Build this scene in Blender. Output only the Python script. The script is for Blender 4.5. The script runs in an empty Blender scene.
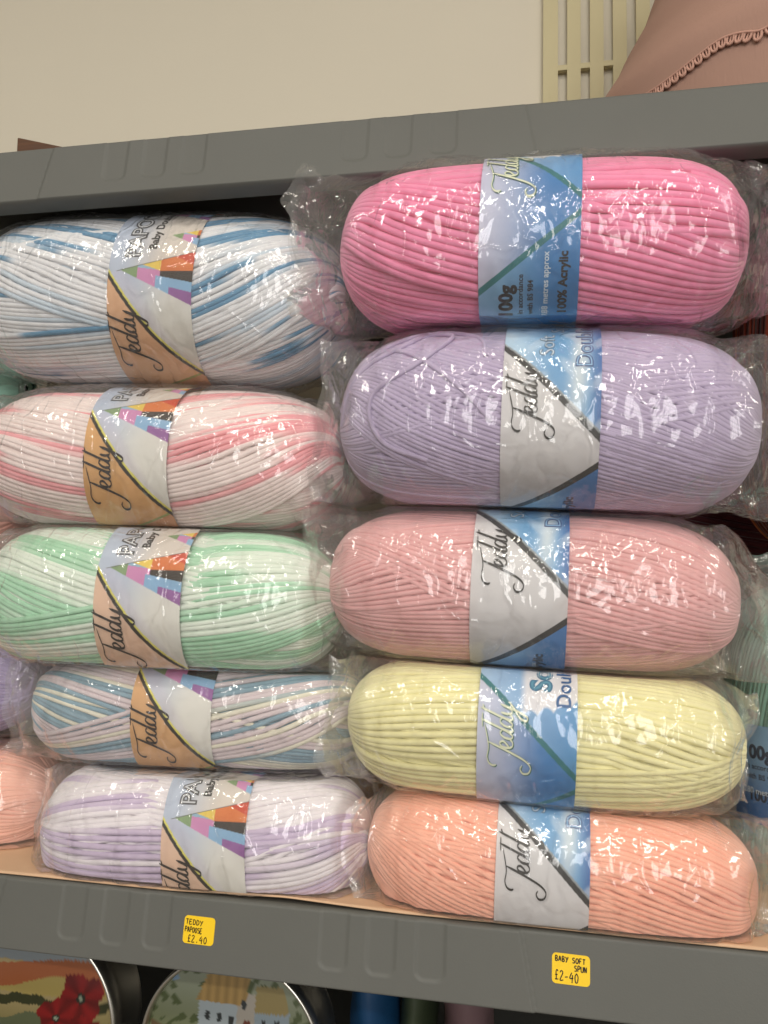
import bpy, bmesh, math, random
import numpy as np
from mathutils import Vector, Matrix, noise

SC = bpy.context.scene
COL = SC.collection
rnd = random.Random(7)

# ------------------------------------------------------------------ camera
F = 800.0
PIT = 0.095
DIST = 0.47
Xc = np.array([4090, -16.5, 800.0]); Xc /= np.linalg.norm(Xc)
Zc = np.array([(16.5 + 800 * PIT) / 4090, 1, -PIT]); Zc /= np.linalg.norm(Zc)
Yc = np.cross(Zc, Xc)
M = np.array([Xc, Yc, Zc])                      # camera axes -> world (X along the shelf, Y into it, Z up)
CAM = -DIST * (M @ np.array([0, 0, -1.0]))
ZOFF = 0.2293
CAM[2] += ZOFF                                  # Z = 0 is the top of the lower lip


def P(px, py, Y):
    d = M @ np.array([(px - 384) / F, -(py - 512) / F, -1])
    t = (Y - CAM[1]) / d[1]
    return CAM + t * d


def depth(p):
    return -(M.T @ (np.asarray(p) - CAM))[2]


cd = bpy.data.cameras.new('camera'); cam = bpy.data.objects.new('camera', cd); COL.objects.link(cam)
mw = Matrix(((M[0, 0], M[0, 1], M[0, 2], CAM[0]), (M[1, 0], M[1, 1], M[1, 2], CAM[1]), (M[2, 0], M[2, 1], M[2, 2], CAM[2]), (0, 0, 0, 1)))
cam.matrix_world = mw
cd.sensor_fit = 'VERTICAL'; cd.sensor_height = 36.0; cd.lens = 36.0 * F / 1024; cd.clip_start = 0.01
SC.camera = cam


# ------------------------------------------------------------------ helpers
def lin(c):
    c = np.asarray(c, float)
    if c.max() > 1.0: c = c / 255.0
    return np.where(c <= .04045, c / 12.92, ((c + .055) / 1.055) ** 2.4)


def L4(c): return tuple(lin(c)) + (1.0,)


def tag(o, label=None, cat=None, group=None, kind=None):
    if label: o['label'] = label
    if cat: o['category'] = cat
    if group: o['group'] = group
    if kind: o['kind'] = kind
    return o


def empty(name, mat=None):
    o = bpy.data.objects.new(name, None); COL.objects.link(o)
    o.empty_display_size = .05
    if mat is not None: o.matrix_world = mat
    return o


def link(name, me, mats, parent=None, smooth=True):
    o = bpy.data.objects.new(name, me); COL.objects.link(o)
    for m in (mats if isinstance(mats, (list, tuple)) else [mats]): me.materials.append(m)
    if smooth: me.polygons.foreach_set('use_smooth', np.ones(len(me.polygons), bool))
    if parent is not None: o.parent = parent
    return o


def mesh_from(name, V, Fq, cols=None, mat_idx=None):
    V = np.asarray(V, np.float32)
    me = bpy.data.meshes.new(name)
    if isinstance(Fq, np.ndarray):
        n, k = Fq.shape
        me.vertices.add(len(V)); me.vertices.foreach_set('co', V.ravel())
        me.loops.add(n * k); me.loops.foreach_set('vertex_index', Fq.astype(np.int32).ravel())
        me.polygons.add(n)
        me.polygons.foreach_set('loop_start', np.arange(0, n * k, k, dtype=np.int32))
        me.update(calc_edges=True)
    else:
        me.from_pydata(V.tolist(), [], Fq)
    if cols is not None:
        a = me.color_attributes.new('Col', 'FLOAT_COLOR', 'POINT')
        c = np.ones((len(V), 4), np.float32); c[:, :3] = cols
        a.data.foreach_set('color', c.ravel())
    if mat_idx is not None:
        me.polygons.foreach_set('material_index', np.asarray(mat_idx, np.int32))
    me.validate()
    return me


def grid_faces(n, m, wrap_n=False, wrap_m=False, off=0):
    i = np.arange(n if wrap_n else n - 1); j = np.arange(m if wrap_m else m - 1)
    I, J = np.meshgrid(i, j, indexing='ij'); I2 = (I + 1) % n; J2 = (J + 1) % m
    return (np.stack([I * m + J, I2 * m + J, I2 * m + J2, I * m + J2], -1).reshape(-1, 4) + off)


class MB:
    """collects shapes with colours into one mesh"""
    def __init__(s): s.V = []; s.F = []; s.C = []; s.n = 0

    def add(s, V, Fs, col=(1, 1, 1)):
        V = np.asarray(V, float)
        c = np.asarray(col, float)
        if c.ndim == 1: c = np.tile(c, (len(V), 1))
        s.V.append(V); s.C.append(c)
        for f in Fs: s.F.append(tuple(int(i) + s.n for i in f))
        s.n += len(V)

    def box(s, lo, hi, col=(1, 1, 1)):
        x0, y0, z0 = lo; x1, y1, z1 = hi
        V = [(x0, y0, z0), (x1, y0, z0), (x1, y1, z0), (x0, y1, z0), (x0, y0, z1), (x1, y0, z1), (x1, y1, z1), (x0, y1, z1)]
        s.add(V, [(3, 2, 1, 0), (4, 5, 6, 7), (0, 1, 5, 4), (1, 2, 6, 5), (2, 3, 7, 6), (3, 0, 4, 7)], col)

    def tube(s, pts, r, col=(1, 1, 1), k=8, closed=False):
        pts = np.asarray(pts, float); n = len(pts)
        T = np.gradient(pts, axis=0) if not closed else np.roll(pts, -1, 0) - np.roll(pts, 1, 0)
        T /= np.linalg.norm(T, axis=1)[:, None] + 1e-12
        ref = np.array([0.13, .21, .97]); 
        N = np.cross(T, ref); N /= np.linalg.norm(N, axis=1)[:, None] + 1e-12
        B = np.cross(T, N)
        a = np.arange(k) * 2 * np.pi / k
        r = np.broadcast_to(np.asarray(r, float), (n,))
        V = pts[:, None] + r[:, None, None] * (np.cos(a)[None, :, None] * N[:, None] + np.sin(a)[None, :, None] * B[:, None])
        Fs = grid_faces(n, k, wrap_n=closed, wrap_m=True).tolist()
        if not closed:
            Fs.append(list(range(k))[::-1]); Fs.append([(n - 1) * k + i for i in range(k)])
        s.add(V.reshape(-1, 3), Fs, col)

    def lathe(s, prof, c=(0, 0, 0), k=48, col=(1, 1, 1), axis='z'):
        prof = np.asarray(prof, float); a = np.arange(k) * 2 * np.pi / k
        R = prof[:, 0][:, None]; H = np.broadcast_to(prof[:, 1][:, None], (len(prof), k))
        if axis == 'z': V = np.stack([R * np.cos(a), R * np.sin(a), H], -1)
        else: V = np.stack([R * np.cos(a), H, R * np.sin(a)], -1)
        s.add(V.reshape(-1, 3) + np.asarray(c), grid_faces(len(prof), k, wrap_m=True).tolist(), col)

    def build(s, name, mats, parent=None, smooth=True):
        me = mesh_from(name, np.concatenate(s.V), s.F, np.concatenate(s.C))
        return link(name, me, mats, parent, smooth)


def bevel(o, w, seg=3):
    b = o.modifiers.new('bevel', 'BEVEL'); b.width = w; b.segments = seg; b.limit_method = 'ANGLE'; b.angle_limit = .6
    return o


# ------------------------------------------------------------------ materials
def mat(name):
    m = bpy.data.materials.new(name); m.use_nodes = True
    nt = m.node_tree; b = nt.nodes['Principled BSDF']
    return m, nt, b


def nd(nt, t, **kw):
    n = nt.nodes.new(t)
    for k, v in kw.items():
        if k in n.inputs.keys(): n.inputs[k].default_value = v
        else: setattr(n, k, v)
    return n


def noise_bump(nt, b, scale, strength, dist=.001, detail=3, mapping=None):
    tc = nd(nt, 'ShaderNodeTexCoord'); n = nd(nt, 'ShaderNodeTexNoise', Scale=scale, Detail=detail)
    src = tc.outputs['Object']
    if mapping:
        mp = nd(nt, 'ShaderNodeMapping'); mp.inputs['Scale'].default_value = mapping
        nt.links.new(src, mp.inputs['Vector']); src = mp.outputs['Vector']
    nt.links.new(src, n.inputs['Vector'])
    bp = nd(nt, 'ShaderNodeBump', Strength=strength, Distance=dist)
    nt.links.new(n.outputs['Fac'], bp.inputs['Height']); nt.links.new(bp.outputs['Normal'], b.inputs['Normal'])
    return n, bp


def plain(name, c, rough=.6, spec=.4, metal=0, bump=None, var=None):
    m, nt, b = mat(name)
    b.inputs['Base Color'].default_value = L4(c); b.inputs['Roughness'].default_value = rough
    b.inputs['Specular IOR Level'].default_value = spec; b.inputs['Metallic'].default_value = metal
    if bump: noise_bump(nt, b, *bump)
    if var:                                     # gentle mottling of the colour itself
        tc = nd(nt, 'ShaderNodeTexCoord'); n = nd(nt, 'ShaderNodeTexNoise', Scale=var[0], Detail=4.0)
        nt.links.new(tc.outputs['Object'], n.inputs['Vector'])
        r = nd(nt, 'ShaderNodeMix', data_type='RGBA')
        c = np.asarray(c, float)
        r.inputs['A'].default_value = L4(np.clip(c * (1 - var[1]), 0, 255)); r.inputs['B'].default_value = L4(np.clip(c * (1 + var[1]), 0, 255))
        nt.links.new(n.outputs['Fac'], r.inputs['Factor']); nt.links.new(r.outputs['Result'], b.inputs['Base Color'])
    return m


def vcol_mat(name, rough=.6, spec=.3, sheen=0, coat=0, bump=None):
    m, nt, b = mat(name)
    a = nd(nt, 'ShaderNodeAttribute', attribute_name='Col')
    nt.links.new(a.outputs['Color'], b.inputs['Base Color'])
    b.inputs['Roughness'].default_value = rough; b.inputs['Specular IOR Level'].default_value = spec
    b.inputs['Sheen Weight'].default_value = sheen; b.inputs['Coat Weight'].default_value = coat
    b.inputs['Coat Roughness'].default_value = .12
    if bump: noise_bump(nt, b, *bump)
    return m


M_yarn = vcol_mat('acrylic_yarn', .85, .15, .25, bump=(1500, .6, .0006, 2))
M_paper = vcol_mat('printed_paper', .42, .35, bump=(60, .15, .002, 2))
M_grey = plain('grey_plastic', (96, 97, 93), .55, .35, bump=(900, .12, .0004, 2), var=(14, .04))
M_dark = plain('dark_grey_plastic', (80, 80, 76), .55, .35, bump=(900, .12, .0004, 2))
M_wall = plain('cream_wall_paint', (222, 215, 198), .8, .2, bump=(160, .12, .001, 4), var=(3, .012))
M_floor = plain('floor_vinyl', (120, 108, 95), .5, .3)
M_card = plain('brown_card', (212, 178, 146), .85, .1, bump=(200, .25, .0006, 4), var=(18, .05))
M_wood = None


def wood_mat():
    m, nt, b = mat('dark_brown_wood')
    tc = nd(nt, 'ShaderNodeTexCoord'); mp = nd(nt, 'ShaderNodeMapping'); mp.inputs['Scale'].default_value = (4, 60, 60)
    n = nd(nt, 'ShaderNodeTexNoise', Scale=6.0, Detail=6.0); cr = nd(nt, 'ShaderNodeValToRGB')
    cr.color_ramp.elements[0].color = L4((58, 34, 20)); cr.color_ramp.elements[1].color = L4((108, 68, 38))
    nt.links.new(tc.outputs['Object'], mp.inputs['Vector']); nt.links.new(mp.outputs['Vector'], n.inputs['Vector'])
    nt.links.new(n.outputs['Fac'], cr.inputs['Fac']); nt.links.new(cr.outputs['Color'], b.inputs['Base Color'])
    b.inputs['Roughness'].default_value = .4
    return m


def film_mat(name='clear_film', milk=.05, refl=1.0, facet=1.0):
    """thin clear cellophane: see-through, mirror-bright on its creases"""
    m = bpy.data.materials.new(name); m.use_nodes = True; nt = m.node_tree; nt.nodes.clear()
    out = nd(nt, 'ShaderNodeOutputMaterial')
    tc = nd(nt, 'ShaderNodeTexCoord')
    wob = nd(nt, 'ShaderNodeTexNoise', Scale=35.0, Detail=3.0)
    nt.links.new(tc.outputs['Object'], wob.inputs['Vector'])
    mixv = nd(nt, 'ShaderNodeMix', data_type='VECTOR'); mixv.inputs['Factor'].default_value = .018
    nt.links.new(tc.outputs['Object'], mixv.inputs['A']); nt.links.new(wob.outputs['Color'], mixv.inputs['B'])
    mp = nd(nt, 'ShaderNodeMapping'); mp.inputs['Scale'].default_value = (1.3, 1.0, .6); mp.inputs['Rotation'].default_value = (.3, .35, .2)
    nt.links.new(mixv.outputs['Result'], mp.inputs['Vector'])
    v1 = nd(nt, 'ShaderNodeTexVoronoi', Scale=48.0, feature='F1'); v2 = nd(nt, 'ShaderNodeTexVoronoi', Scale=36.0, feature='DISTANCE_TO_EDGE')
    v3 = nd(nt, 'ShaderNodeTexVoronoi', Scale=130.0, feature='F1')
    for v in (v1, v2, v3): nt.links.new(mp.outputs['Vector'], v.inputs['Vector'])
    cr = nd(nt, 'ShaderNodeMapRange', interpolation_type='SMOOTHSTEP'); cr.inputs['From Max'].default_value = .07
    nt.links.new(v2.outputs['Distance'], cr.inputs['Value'])
    def madd(x, w, y=None):
        q = nd(nt, 'ShaderNodeMath', operation='MULTIPLY_ADD'); q.inputs[1].default_value = w; q.inputs[2].default_value = 0
        nt.links.new(x, q.inputs[0])
        if y is not None: nt.links.new(y, q.inputs[2])
        return q.outputs[0]
    h = madd(v1.outputs['Distance'], .38); h = madd(v3.outputs['Distance'], .17, h); h = madd(cr.outputs['Result'], -.13, h)
    bp = nd(nt, 'ShaderNodeBump', Strength=.62 * facet, Distance=.006)
    nt.links.new(h, bp.inputs['Height'])
    fr = nd(nt, 'ShaderNodeFresnel', IOR=1.45); nt.links.new(bp.outputs['Normal'], fr.inputs['Normal'])
    k0 = nd(nt, 'ShaderNodeMath', operation='MULTIPLY'); k0.inputs[1].default_value = 1.5 * refl
    nt.links.new(fr.outputs['Fac'], k0.inputs[0])
    k = nd(nt, 'ShaderNodeMath', operation='MINIMUM'); k.inputs[1].default_value = .5
    nt.links.new(k0.outputs[0], k.inputs[0])
    tr = nd(nt, 'ShaderNodeBsdfTransparent'); tr.inputs['Color'].default_value = (.99, .99, .985, 1)
    gl = nd(nt, 'ShaderNodeBsdfGlossy'); gl.inputs['Roughness'].default_value = .085; gl.inputs['Color'].default_value = (1, 1, 1, 1)
    nt.links.new(bp.outputs['Normal'], gl.inputs['Normal'])
    df = nd(nt, 'ShaderNodeBsdfDiffuse'); df.inputs['Color'].default_value = (.9, .9, .88, 1)
    m1 = nd(nt, 'ShaderNodeMixShader'); fo = nd(nt, 'ShaderNodeAttribute', attribute_name='Col'); mk = nd(nt, 'ShaderNodeMath', operation='MULTIPLY_ADD'); mk.inputs[1].default_value = .04; mk.inputs[2].default_value = milk
    nt.links.new(fo.outputs['Fac'], mk.inputs[0]); nt.links.new(mk.outputs[0], m1.inputs[0])
    nt.links.new(tr.outputs[0], m1.inputs[1]); nt.links.new(df.outputs[0], m1.inputs[2])
    m2 = nd(nt, 'ShaderNodeMixShader'); nt.links.new(k.outputs[0], m2.inputs[0])
    nt.links.new(m1.outputs[0], m2.inputs[1]); nt.links.new(gl.outputs[0], m2.inputs[2])
    nt.links.new(m2.outputs[0], out.inputs['Surface'])
    return m


M_film = film_mat()
M_wood = wood_mat()

# ------------------------------------------------------------------ room and shelving unit
TOPZ = 0.4793                                    # top of the upper lip; the lower lip's top is Z = 0
LIP = 0.041
LEAN = 0.006                                    # the lips lean back at the top
_c = P(231, 1050, .03)
LOWZ = float(_c[2] - 97 * depth(_c) / F)         # deck of the tier below
X0, X1 = -0.56, 0.46                            # ends of the unit
YB = 0.43
FLOORZ = -1.25
WY = 0.47


def quad_wall(name, V, m):
    me = mesh_from(name, V, [(0, 1, 2, 3)])
    return tag(link(name, me, m, smooth=False), kind='structure')


quad_wall('wall_back', [(-3, WY, FLOORZ), (3, WY, FLOORZ), (3, WY, 1.45), (-3, WY, 1.45)], M_wall)
quad_wall('floor', [(-3, -4, FLOORZ), (3, -4, FLOORZ), (3, WY, FLOORZ), (-3, WY, FLOORZ)], M_floor)
quad_wall('ceiling', [(-3, WY, 1.45), (3, WY, 1.45), (3, -4, 1.45), (-3, -4, 1.45)], M_wall)

SLOTS = []
for s0 in (-.1965, -.1685, -.1410): SLOTS.append((s0, s0 + .0168)); SLOTS.append((-.157 - s0 - .0168, -.157 - s0))


def sstep(a, b, x):
    t = np.clip((x - a) / (b - a), 0, 1); return t * t * (3 - 2 * t)


def lip_mesh():
    """front lip: C-profile along X; pressed slots and a raised middle panel are real relief"""
    nx = 1021; x = np.linspace(X0, X1, nx)
    h = np.linspace(0, 1, 47)                   # 0 bottom .. 1 top of the front face
    prof = [(.004 + .012, 0.0), (.010, 0.0), (.0035, .0002)]          # (Y, height) underside, back to front
    nfront0 = len(prof)
    hh = .0012 + h * (LIP - .0024)
    for z in hh: prof.append((0.0, z))
    prof += [(.0004, LIP - .0005), (.0014, LIP), (.004, LIP), (.02, LIP)]
    prof = np.array(prof)
    Yp = np.tile(prof[:, 0], (nx, 1)); Zp = np.tile(prof[:, 1], (nx, 1))
    Xp = np.tile(x[:, None], (1, len(prof)))
    zz = Zp; dep = np.zeros_like(Zp)
    # raised trapezoid panel between slanted seams
    t = (LIP - zz) / LIP
    xl = -.2365 - .0062 * t; xr = .0805 + .0082 * t
    inside = sstep(-.0004, .0006, np.minimum(Xp - xl, xr - Xp))
    dep -= .0009 * inside
    groove = np.exp(-((Xp - xl) / .0006) ** 2) + np.exp(-((Xp - xr) / .0006) ** 2)
    dep += .0004 * groove
    for a, b in SLOTS:
        c = (a + b) / 2; w = (b - a) / 2; bot = LIP * .25; r = .005
        dx = np.abs(Xp - c) - (w - r) + .0006 * 0; dz = (bot + r) - zz
        q = np.hypot(np.maximum(dx, 0), np.maximum(dz, 0)) + np.minimum(np.maximum(dx, dz), 0) - r
        dep += .0007 * sstep(.0009, -.0009, q)
        dep -= .00025 * np.exp(-(q / .0007) ** 2)
    face = np.zeros(len(prof)); face[nfront0:nfront0 + 47] = 1
    Yp = Yp + dep * face[None]
    V = np.stack([Xp, Yp + .001 + LEAN * Zp / LIP, Zp - LIP], -1).reshape(-1, 3)
    me = mesh_from('front_lip', V, grid_faces(nx, len(prof))[:, ::-1])
    return me


lip_me = lip_mesh(); lip_me.materials.append(M_grey)
lip_me.polygons.foreach_set('use_smooth', np.ones(len(lip_me.polygons), bool))


def deck_mb():
    m = MB()
    m.box((X0, .018, -.010), (X1, YB, -.0015))
    m.box((X0, YB - .004, -LIP), (X1, YB, -.0015)); m.box((X0, .008, -LIP), (X0 + .004, YB, -.0015)); m.box((X1 - .004, .008, -LIP), (X1, YB, -.0015))
    return m


def rib_mb():
    """ribs under the deck: a long one with rectangular cut-outs behind the lip, and cross ribs"""
    m = MB(); y0, y1 = .06, .064; zb, zt = -.039, -.010
    cuts = [(-.36, -.335), (-.066, -.041), (.20, .225)]
    xs = [X0 + .004]
    for a, b in cuts: xs += [a, b]
    xs.append(X1 - .004)
    for i in range(0, len(xs), 2): m.box((xs[i], y0, zb), (xs[i + 1], y1, zt))
    for a, b in cuts:
        m.box((a, y0, zb), (b, y1, zb + .008)); m.box((a, y0, zb + .018), (b, y1, zt))
    m.box((X0 + .004, .20, zb), (X1 - .004, .204, zt)); m.box((X0 + .004, .32, zb), (X1 - .004, .324, zt))
    for xx in (-.45, -.2, .1, .3):
        m.box((xx, .064, zb), (xx + .003, .20, zt)); m.box((xx, .204, zb), (xx + .003, .32, zt))
    return m


unit = empty('shelving_unit', Matrix.Translation((0, 0, FLOORZ)))
tag(unit, 'grey plastic shelving unit whose tiers hold the bagged yarn', 'shelf')
TIERS = (LOWZ, 0.0, TOPZ)
for i, z in enumerate(TIERS):
    d = deck_mb().build('shelf_tier', M_grey, unit, smooth=False); d.location = (0, 0, z - FLOORZ)
    lp = bpy.data.objects.new('front_lip', lip_me); COL.objects.link(lp); lp.parent = d
    rb = rib_mb().build('underside_rib', M_grey, d, smooth=False)
zlev = [FLOORZ] + [z for z in TIERS]
for px in (X0 + .03, X1 - .03):
    for py in (.045, YB - .03):
        for i in range(3):
            m = MB(); za = zlev[i] + (0 if i == 0 else -.0015); zb_ = zlev[i + 1] - .0105
            m.lathe([(0, za), (.018, za), (.0165, (za + zb_) / 2), (.018, zb_), (0, zb_)], (0, 0, 0), 24)
            o = m.build('post', M_dark, unit); o.location = (px, py, -FLOORZ)

# brown card sheet lining the deck, its front edge a little wavy over the lip
nx, ny = 160, 24
xs = np.linspace(X0 + .055, X1 - .055, nx); V = []
for i, x in enumerate(xs):
    yf = .0085 + .0015 * noise.noise((x * 9, 0, 3))
    lift = .0022 * max(0, 1 - abs((x + .055) / .07)) + .0016 * max(0, noise.noise((x * 7, 4, 0)))
    for j in range(ny):
        v = j / (ny - 1); y = yf + (.40 - yf) * v ** 1.5
        V.append((x, y, .0009 + lift * math.exp(-v * 14)))
me = mesh_from('cardboard_sheet', V, grid_faces(nx, ny)[:, ::-1] if False else grid_faces(nx, ny))
card = link('cardboard_sheet', me, M_card)
so = card.modifiers.new('thick', 'SOLIDIFY'); so.thickness = .0009; so.offset = 1
tag(card, 'brown card sheet lining the middle shelf under the yarn', 'card')

# ------------------------------------------------------------------ yarn skeins


def body_w(u, p=5.0): return np.sqrt(np.clip(1 - np.abs(u) ** p, 0, 1))


class Body:
    """a wound skein: axis along local x, front is -y"""
    def __init__(s, L, ry, rt, rb, n=2.25, p=5.0): s.L, s.ry, s.rt, s.rb, s.n, s.p = L, ry, rt, rb, n, p

    def cs(s, phi):
        c, q = np.cos(phi), np.sin(phi); e = 2 / s.n
        y = -s.ry * np.sign(c) * np.abs(c) ** e
        z = np.where(q > 0, s.rt, s.rb) * np.sign(q) * np.abs(q) ** e
        return y, z

    def pt(s, u, phi, off=0.0):
        y, z = s.cs(phi); w = body_w(u, s.p)
        r = np.hypot(y, z) + 1e-9; y = y * w * 1.0; z = z * w
        y = y + off * y / (r * np.maximum(w, .15)); z = z + off * z / (r * np.maximum(w, .15))
        return np.stack(np.broadcast_arrays(u * s.L, y, z), -1)


def strand_tubes(body, phis, tw, tv, pitch, off, colf, v0=-1., v1=1., nseg=54, k=6, seed=0, rad=.60, taper=False):
    n = len(phis)
    v = np.linspace(v0, v1, nseg)
    u = (.55 * np.sin(v * math.pi / 2) + .45 * np.tanh(2.6 * v) / math.tanh(2.6)) * .992
    ph = np.asarray(phis)[:, None] + tw * v[None] + tv * (v[None] ** 2)
    rs = np.random.RandomState(seed)
    ph = ph + rs.normal(0, .10 * pitch / body.rt, (n, 1)) + .09 * pitch / body.rt * np.sin(v[None] * 9 + rs.rand(n, 1) * 6)
    offs = off + rs.normal(0, .07 * pitch, (n, 1)) + np.zeros_like(ph)
    if taper: offs = offs - 1.6 * pitch * (sstep(.55, 1.0, np.abs((v - (v0 + v1) / 2) / ((v1 - v0) / 2))) ** 2)[None]
    C = body.pt(np.broadcast_to(u[None], ph.shape), ph, offs)
    T = np.gradient(C, axis=1); T /= np.linalg.norm(T, axis=2, keepdims=True) + 1e-12
    O = C.copy(); O[..., 0] *= .25; O /= np.linalg.norm(O, axis=2, keepdims=True) + 1e-12
    B = np.cross(T, O); B /= np.linalg.norm(B, axis=2, keepdims=True) + 1e-12
    N = np.cross(B, T)
    a = np.arange(k) * 2 * np.pi / k
    r = pitch * rad
    V = C[:, :, None] + r * (np.cos(a)[None, None, :, None] * B[:, :, None] + np.sin(a)[None, None, :, None] * N[:, :, None])
    base = grid_faces(nseg, k, wrap_m=True)
    Fs = (base[None] + (np.arange(n) * nseg * k)[:, None, None]).reshape(-1, 4)
    cols = np.zeros((n, nseg, 3))
    for i in range(n): cols[i] = colf(i, v)
    cols = np.repeat(cols[:, :, None], k, 2).reshape(-1, 3)
    return V.reshape(-1, 3), Fs, cols


def yarn_mesh(body, pitch, colf, tw, tv, clusters, seed):
    V, Fs, C = [], [], []; n0 = 0

    def put(v, f, c):
        nonlocal n0
        V.append(v); Fs.append(f + n0); C.append(c); n0 += len(v)
    # solid core
    nu, nf = 40, 48
    u = np.sin(np.linspace(-1, 1, nu) * math.pi / 2) * .9995; ph = np.arange(nf) * 2 * np.pi / nf
    Uc, Pc = np.meshgrid(u, ph, indexing='ij')
    core = body.pt(Uc, Pc, pitch * .12).reshape(-1, 3)
    cc = colf(0, np.zeros(1))[0] * .9
    put(core, grid_faces(nu, nf, wrap_m=True), np.tile(cc, (len(core), 1)))
    per = 2 * np.pi * (body.ry + (body.rt + body.rb) / 2) / 2
    N = int(per / pitch)
    put(*strand_tubes(body, np.arange(N) * 2 * np.pi / N, tw, tv, pitch, 0, colf, seed=seed))
    for q, (pc, cnt, tw2, tv2, va, vb) in enumerate(clusters):
        phs = pc + (np.arange(cnt) - cnt / 2) * 2 * np.pi / N * 1.02
        cf = (lambda i, v, q=q: colf(i + 37 * (q + 1), v))
        put(*strand_tubes(body, phs, tw2, tv2, pitch, pitch * (.55 + .15 * (q % 3)), cf, va, vb, seed=seed + q + 1, taper=True))
    return np.concatenate(V), np.concatenate(Fs), np.concatenate(C)


def solid(c, var=.05, seed=0):
    c = lin(c)

    def f(i, v):
        k = 1 + var * (noise.noise((i * .37 + seed, 1.7, 0)))
        return np.tile(np.clip(c * k, 0, 1), (len(v), 1))
    return f


def varieg(base, others, seed, fi=.16, fv=.8):
    """self-striping yarn: the dye changes along the strand; neighbours in a winding run carry the same colour"""
    base = lin(base)

    def f(i, v):
        out = np.tile(base, (len(v), 1))
        for q, (c, th, sf) in enumerate(others):
            c = lin(c)
            n = np.array([noise.noise((i * fi + seed * 3.1 + q * 17.3, vv * fv + q * 5.2, seed + .5)) for vv in v])
            n2 = .22 * noise.noise((i * 1.9, q * 3.3, seed))
            w = sstep(th, th + sf, n + n2)[:, None]
            out = out * (1 - w) + c * w
        return out
    return f


# ---- printed band -----------------------------------------------------------
def text2d(body, size, offset=0.0, res=3):
    cu = bpy.data.curves.new('glyphs', 'FONT'); cu.body = body; cu.size = size; cu.offset = offset; cu.resolution_u = res
    ob = bpy.data.objects.new('glyphs', cu); COL.objects.link(ob)
    dg = bpy.context.evaluated_depsgraph_get(); me = ob.evaluated_get(dg).to_mesh()
    V = np.array([v.co[:2] for v in me.vertices]); Fs = [tuple(p.vertices) for p in me.polygons]
    ob.to_mesh_clear(); bpy.data.objects.remove(ob); bpy.data.curves.remove(cu)
    return V.reshape(-1, 2), Fs


_tc = {}


def text_c(body, size, offset=0.0):
    k = (body, size, offset)
    if k not in _tc: _tc[k] = text2d(body, size, offset)
    return _tc[k]


def spline(pts, n=10):
    pts = np.asarray(pts, float)
    if len(pts) < 3:
        t = np.linspace(0, 1, n)[:, None]; return pts[0] * (1 - t) + pts[-1] * t
    Q = np.vstack([2 * pts[0] - pts[1], pts, 2 * pts[-1] - pts[-2]]); out = []
    for i in range(1, len(Q) - 2):
        p0, p1, p2, p3 = Q[i - 1:i + 3]
        t = np.linspace(0, 1, n, endpoint=False)[:, None]
        out.append(.5 * (2 * p1 + (p2 - p0) * t + (2 * p0 - 5 * p1 + 4 * p2 - p3) * t ** 2 + (3 * p1 - p0 - 3 * p2 + p3) * t ** 3))
    out.append(pts[-1:]); return np.concatenate(out)


def ribbon(pts, w, n=10, curve=True, wf=None):
    p = spline(pts, n) if curve else np.asarray(pts, float)
    d = np.gradient(p, axis=0); d /= np.linalg.norm(d, axis=1)[:, None] + 1e-12
    nr = np.stack([-d[:, 1], d[:, 0]], 1)
    ww = np.full(len(p), w / 2.) if wf is None else w / 2. * wf(np.linspace(0, 1, len(p)), d)
    V = np.concatenate([p + nr * ww[:, None], p - nr * ww[:, None]]); k = len(p)
    return V, [(i, i + 1, k + i + 1, k + i) for i in range(k - 1)]


def pen(t, d):                                    # thin up-strokes, thick down-strokes, pointed ends
    return (.45 + .75 * np.abs(d[:, 1]) ** 1.5) * np.minimum(1, .35 + np.minimum(t, 1 - t) * 9)


# script word, written left to right, x along the reading direction, y up; about 100 wide
SCRIPT = [
    [(4, 66), (2, 72), (6, 80), (16, 84), (34, 82), (66, 90)],                        # bar of the T
    [(40, 84), (33, 62), (24, 36), (14, 12), (4, 1), (-6, 4), (-8, 14), (-1, 20), (6, 17)],   # stem and curl
    [(30, 40), (37, 46), (42, 54), (39, 60), (34, 56), (32, 46), (34, 37), (41, 36), (49, 46)],   # e
    [(60, 56), (54, 60), (48, 52), (46, 41), (50, 36), (56, 44), (62, 60)],           # d
    [(74, 98), (67, 76), (60, 54), (57, 40), (60, 36), (67, 44)],
    [(78, 57), (72, 61), (66, 53), (64, 42), (68, 37), (74, 45), (80, 60)],           # d
    [(92, 100), (85, 78), (78, 56), (75, 41), (78, 37), (85, 45)],
    [(86, 60), (84, 48), (86, 39), (92, 42), (98, 60)],                               # y
    [(99, 62), (94, 44), (86, 20), (80, 9), (75, 12), (80, 24), (94, 36), (104, 46)],
    [(62, 95), (84, 96)], [(88, 92), (97, 96)],
]


def script_word(scale, w):
    out = []
    for st in SCRIPT:
        pts = np.array(st, float) * np.array([1.0, .82]) * scale
        out.append(ribbon(pts, w, 8, True, pen))
    return out


def tri_inside(S, A, t):
    (x1, y1), (x2, y2), (x3, y3) = t
    d = (y2 - y3) * (x1 - x3) + (x3 - x2) * (y1 - y3)
    a = ((y2 - y3) * (S - x3) + (x3 - x2) * (A - y3)) / d; b = ((y3 - y1) * (S - x3) + (x1 - x3) * (A - y3)) / d
    return (a >= 0) & (b >= 0) & (a + b <= 1)


def lerp(a, b, t): return np.asarray(a) * (1 - t[..., None]) + np.asarray(b) * t[..., None]


BW = 60.0   # band width in design units (mm)


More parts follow.
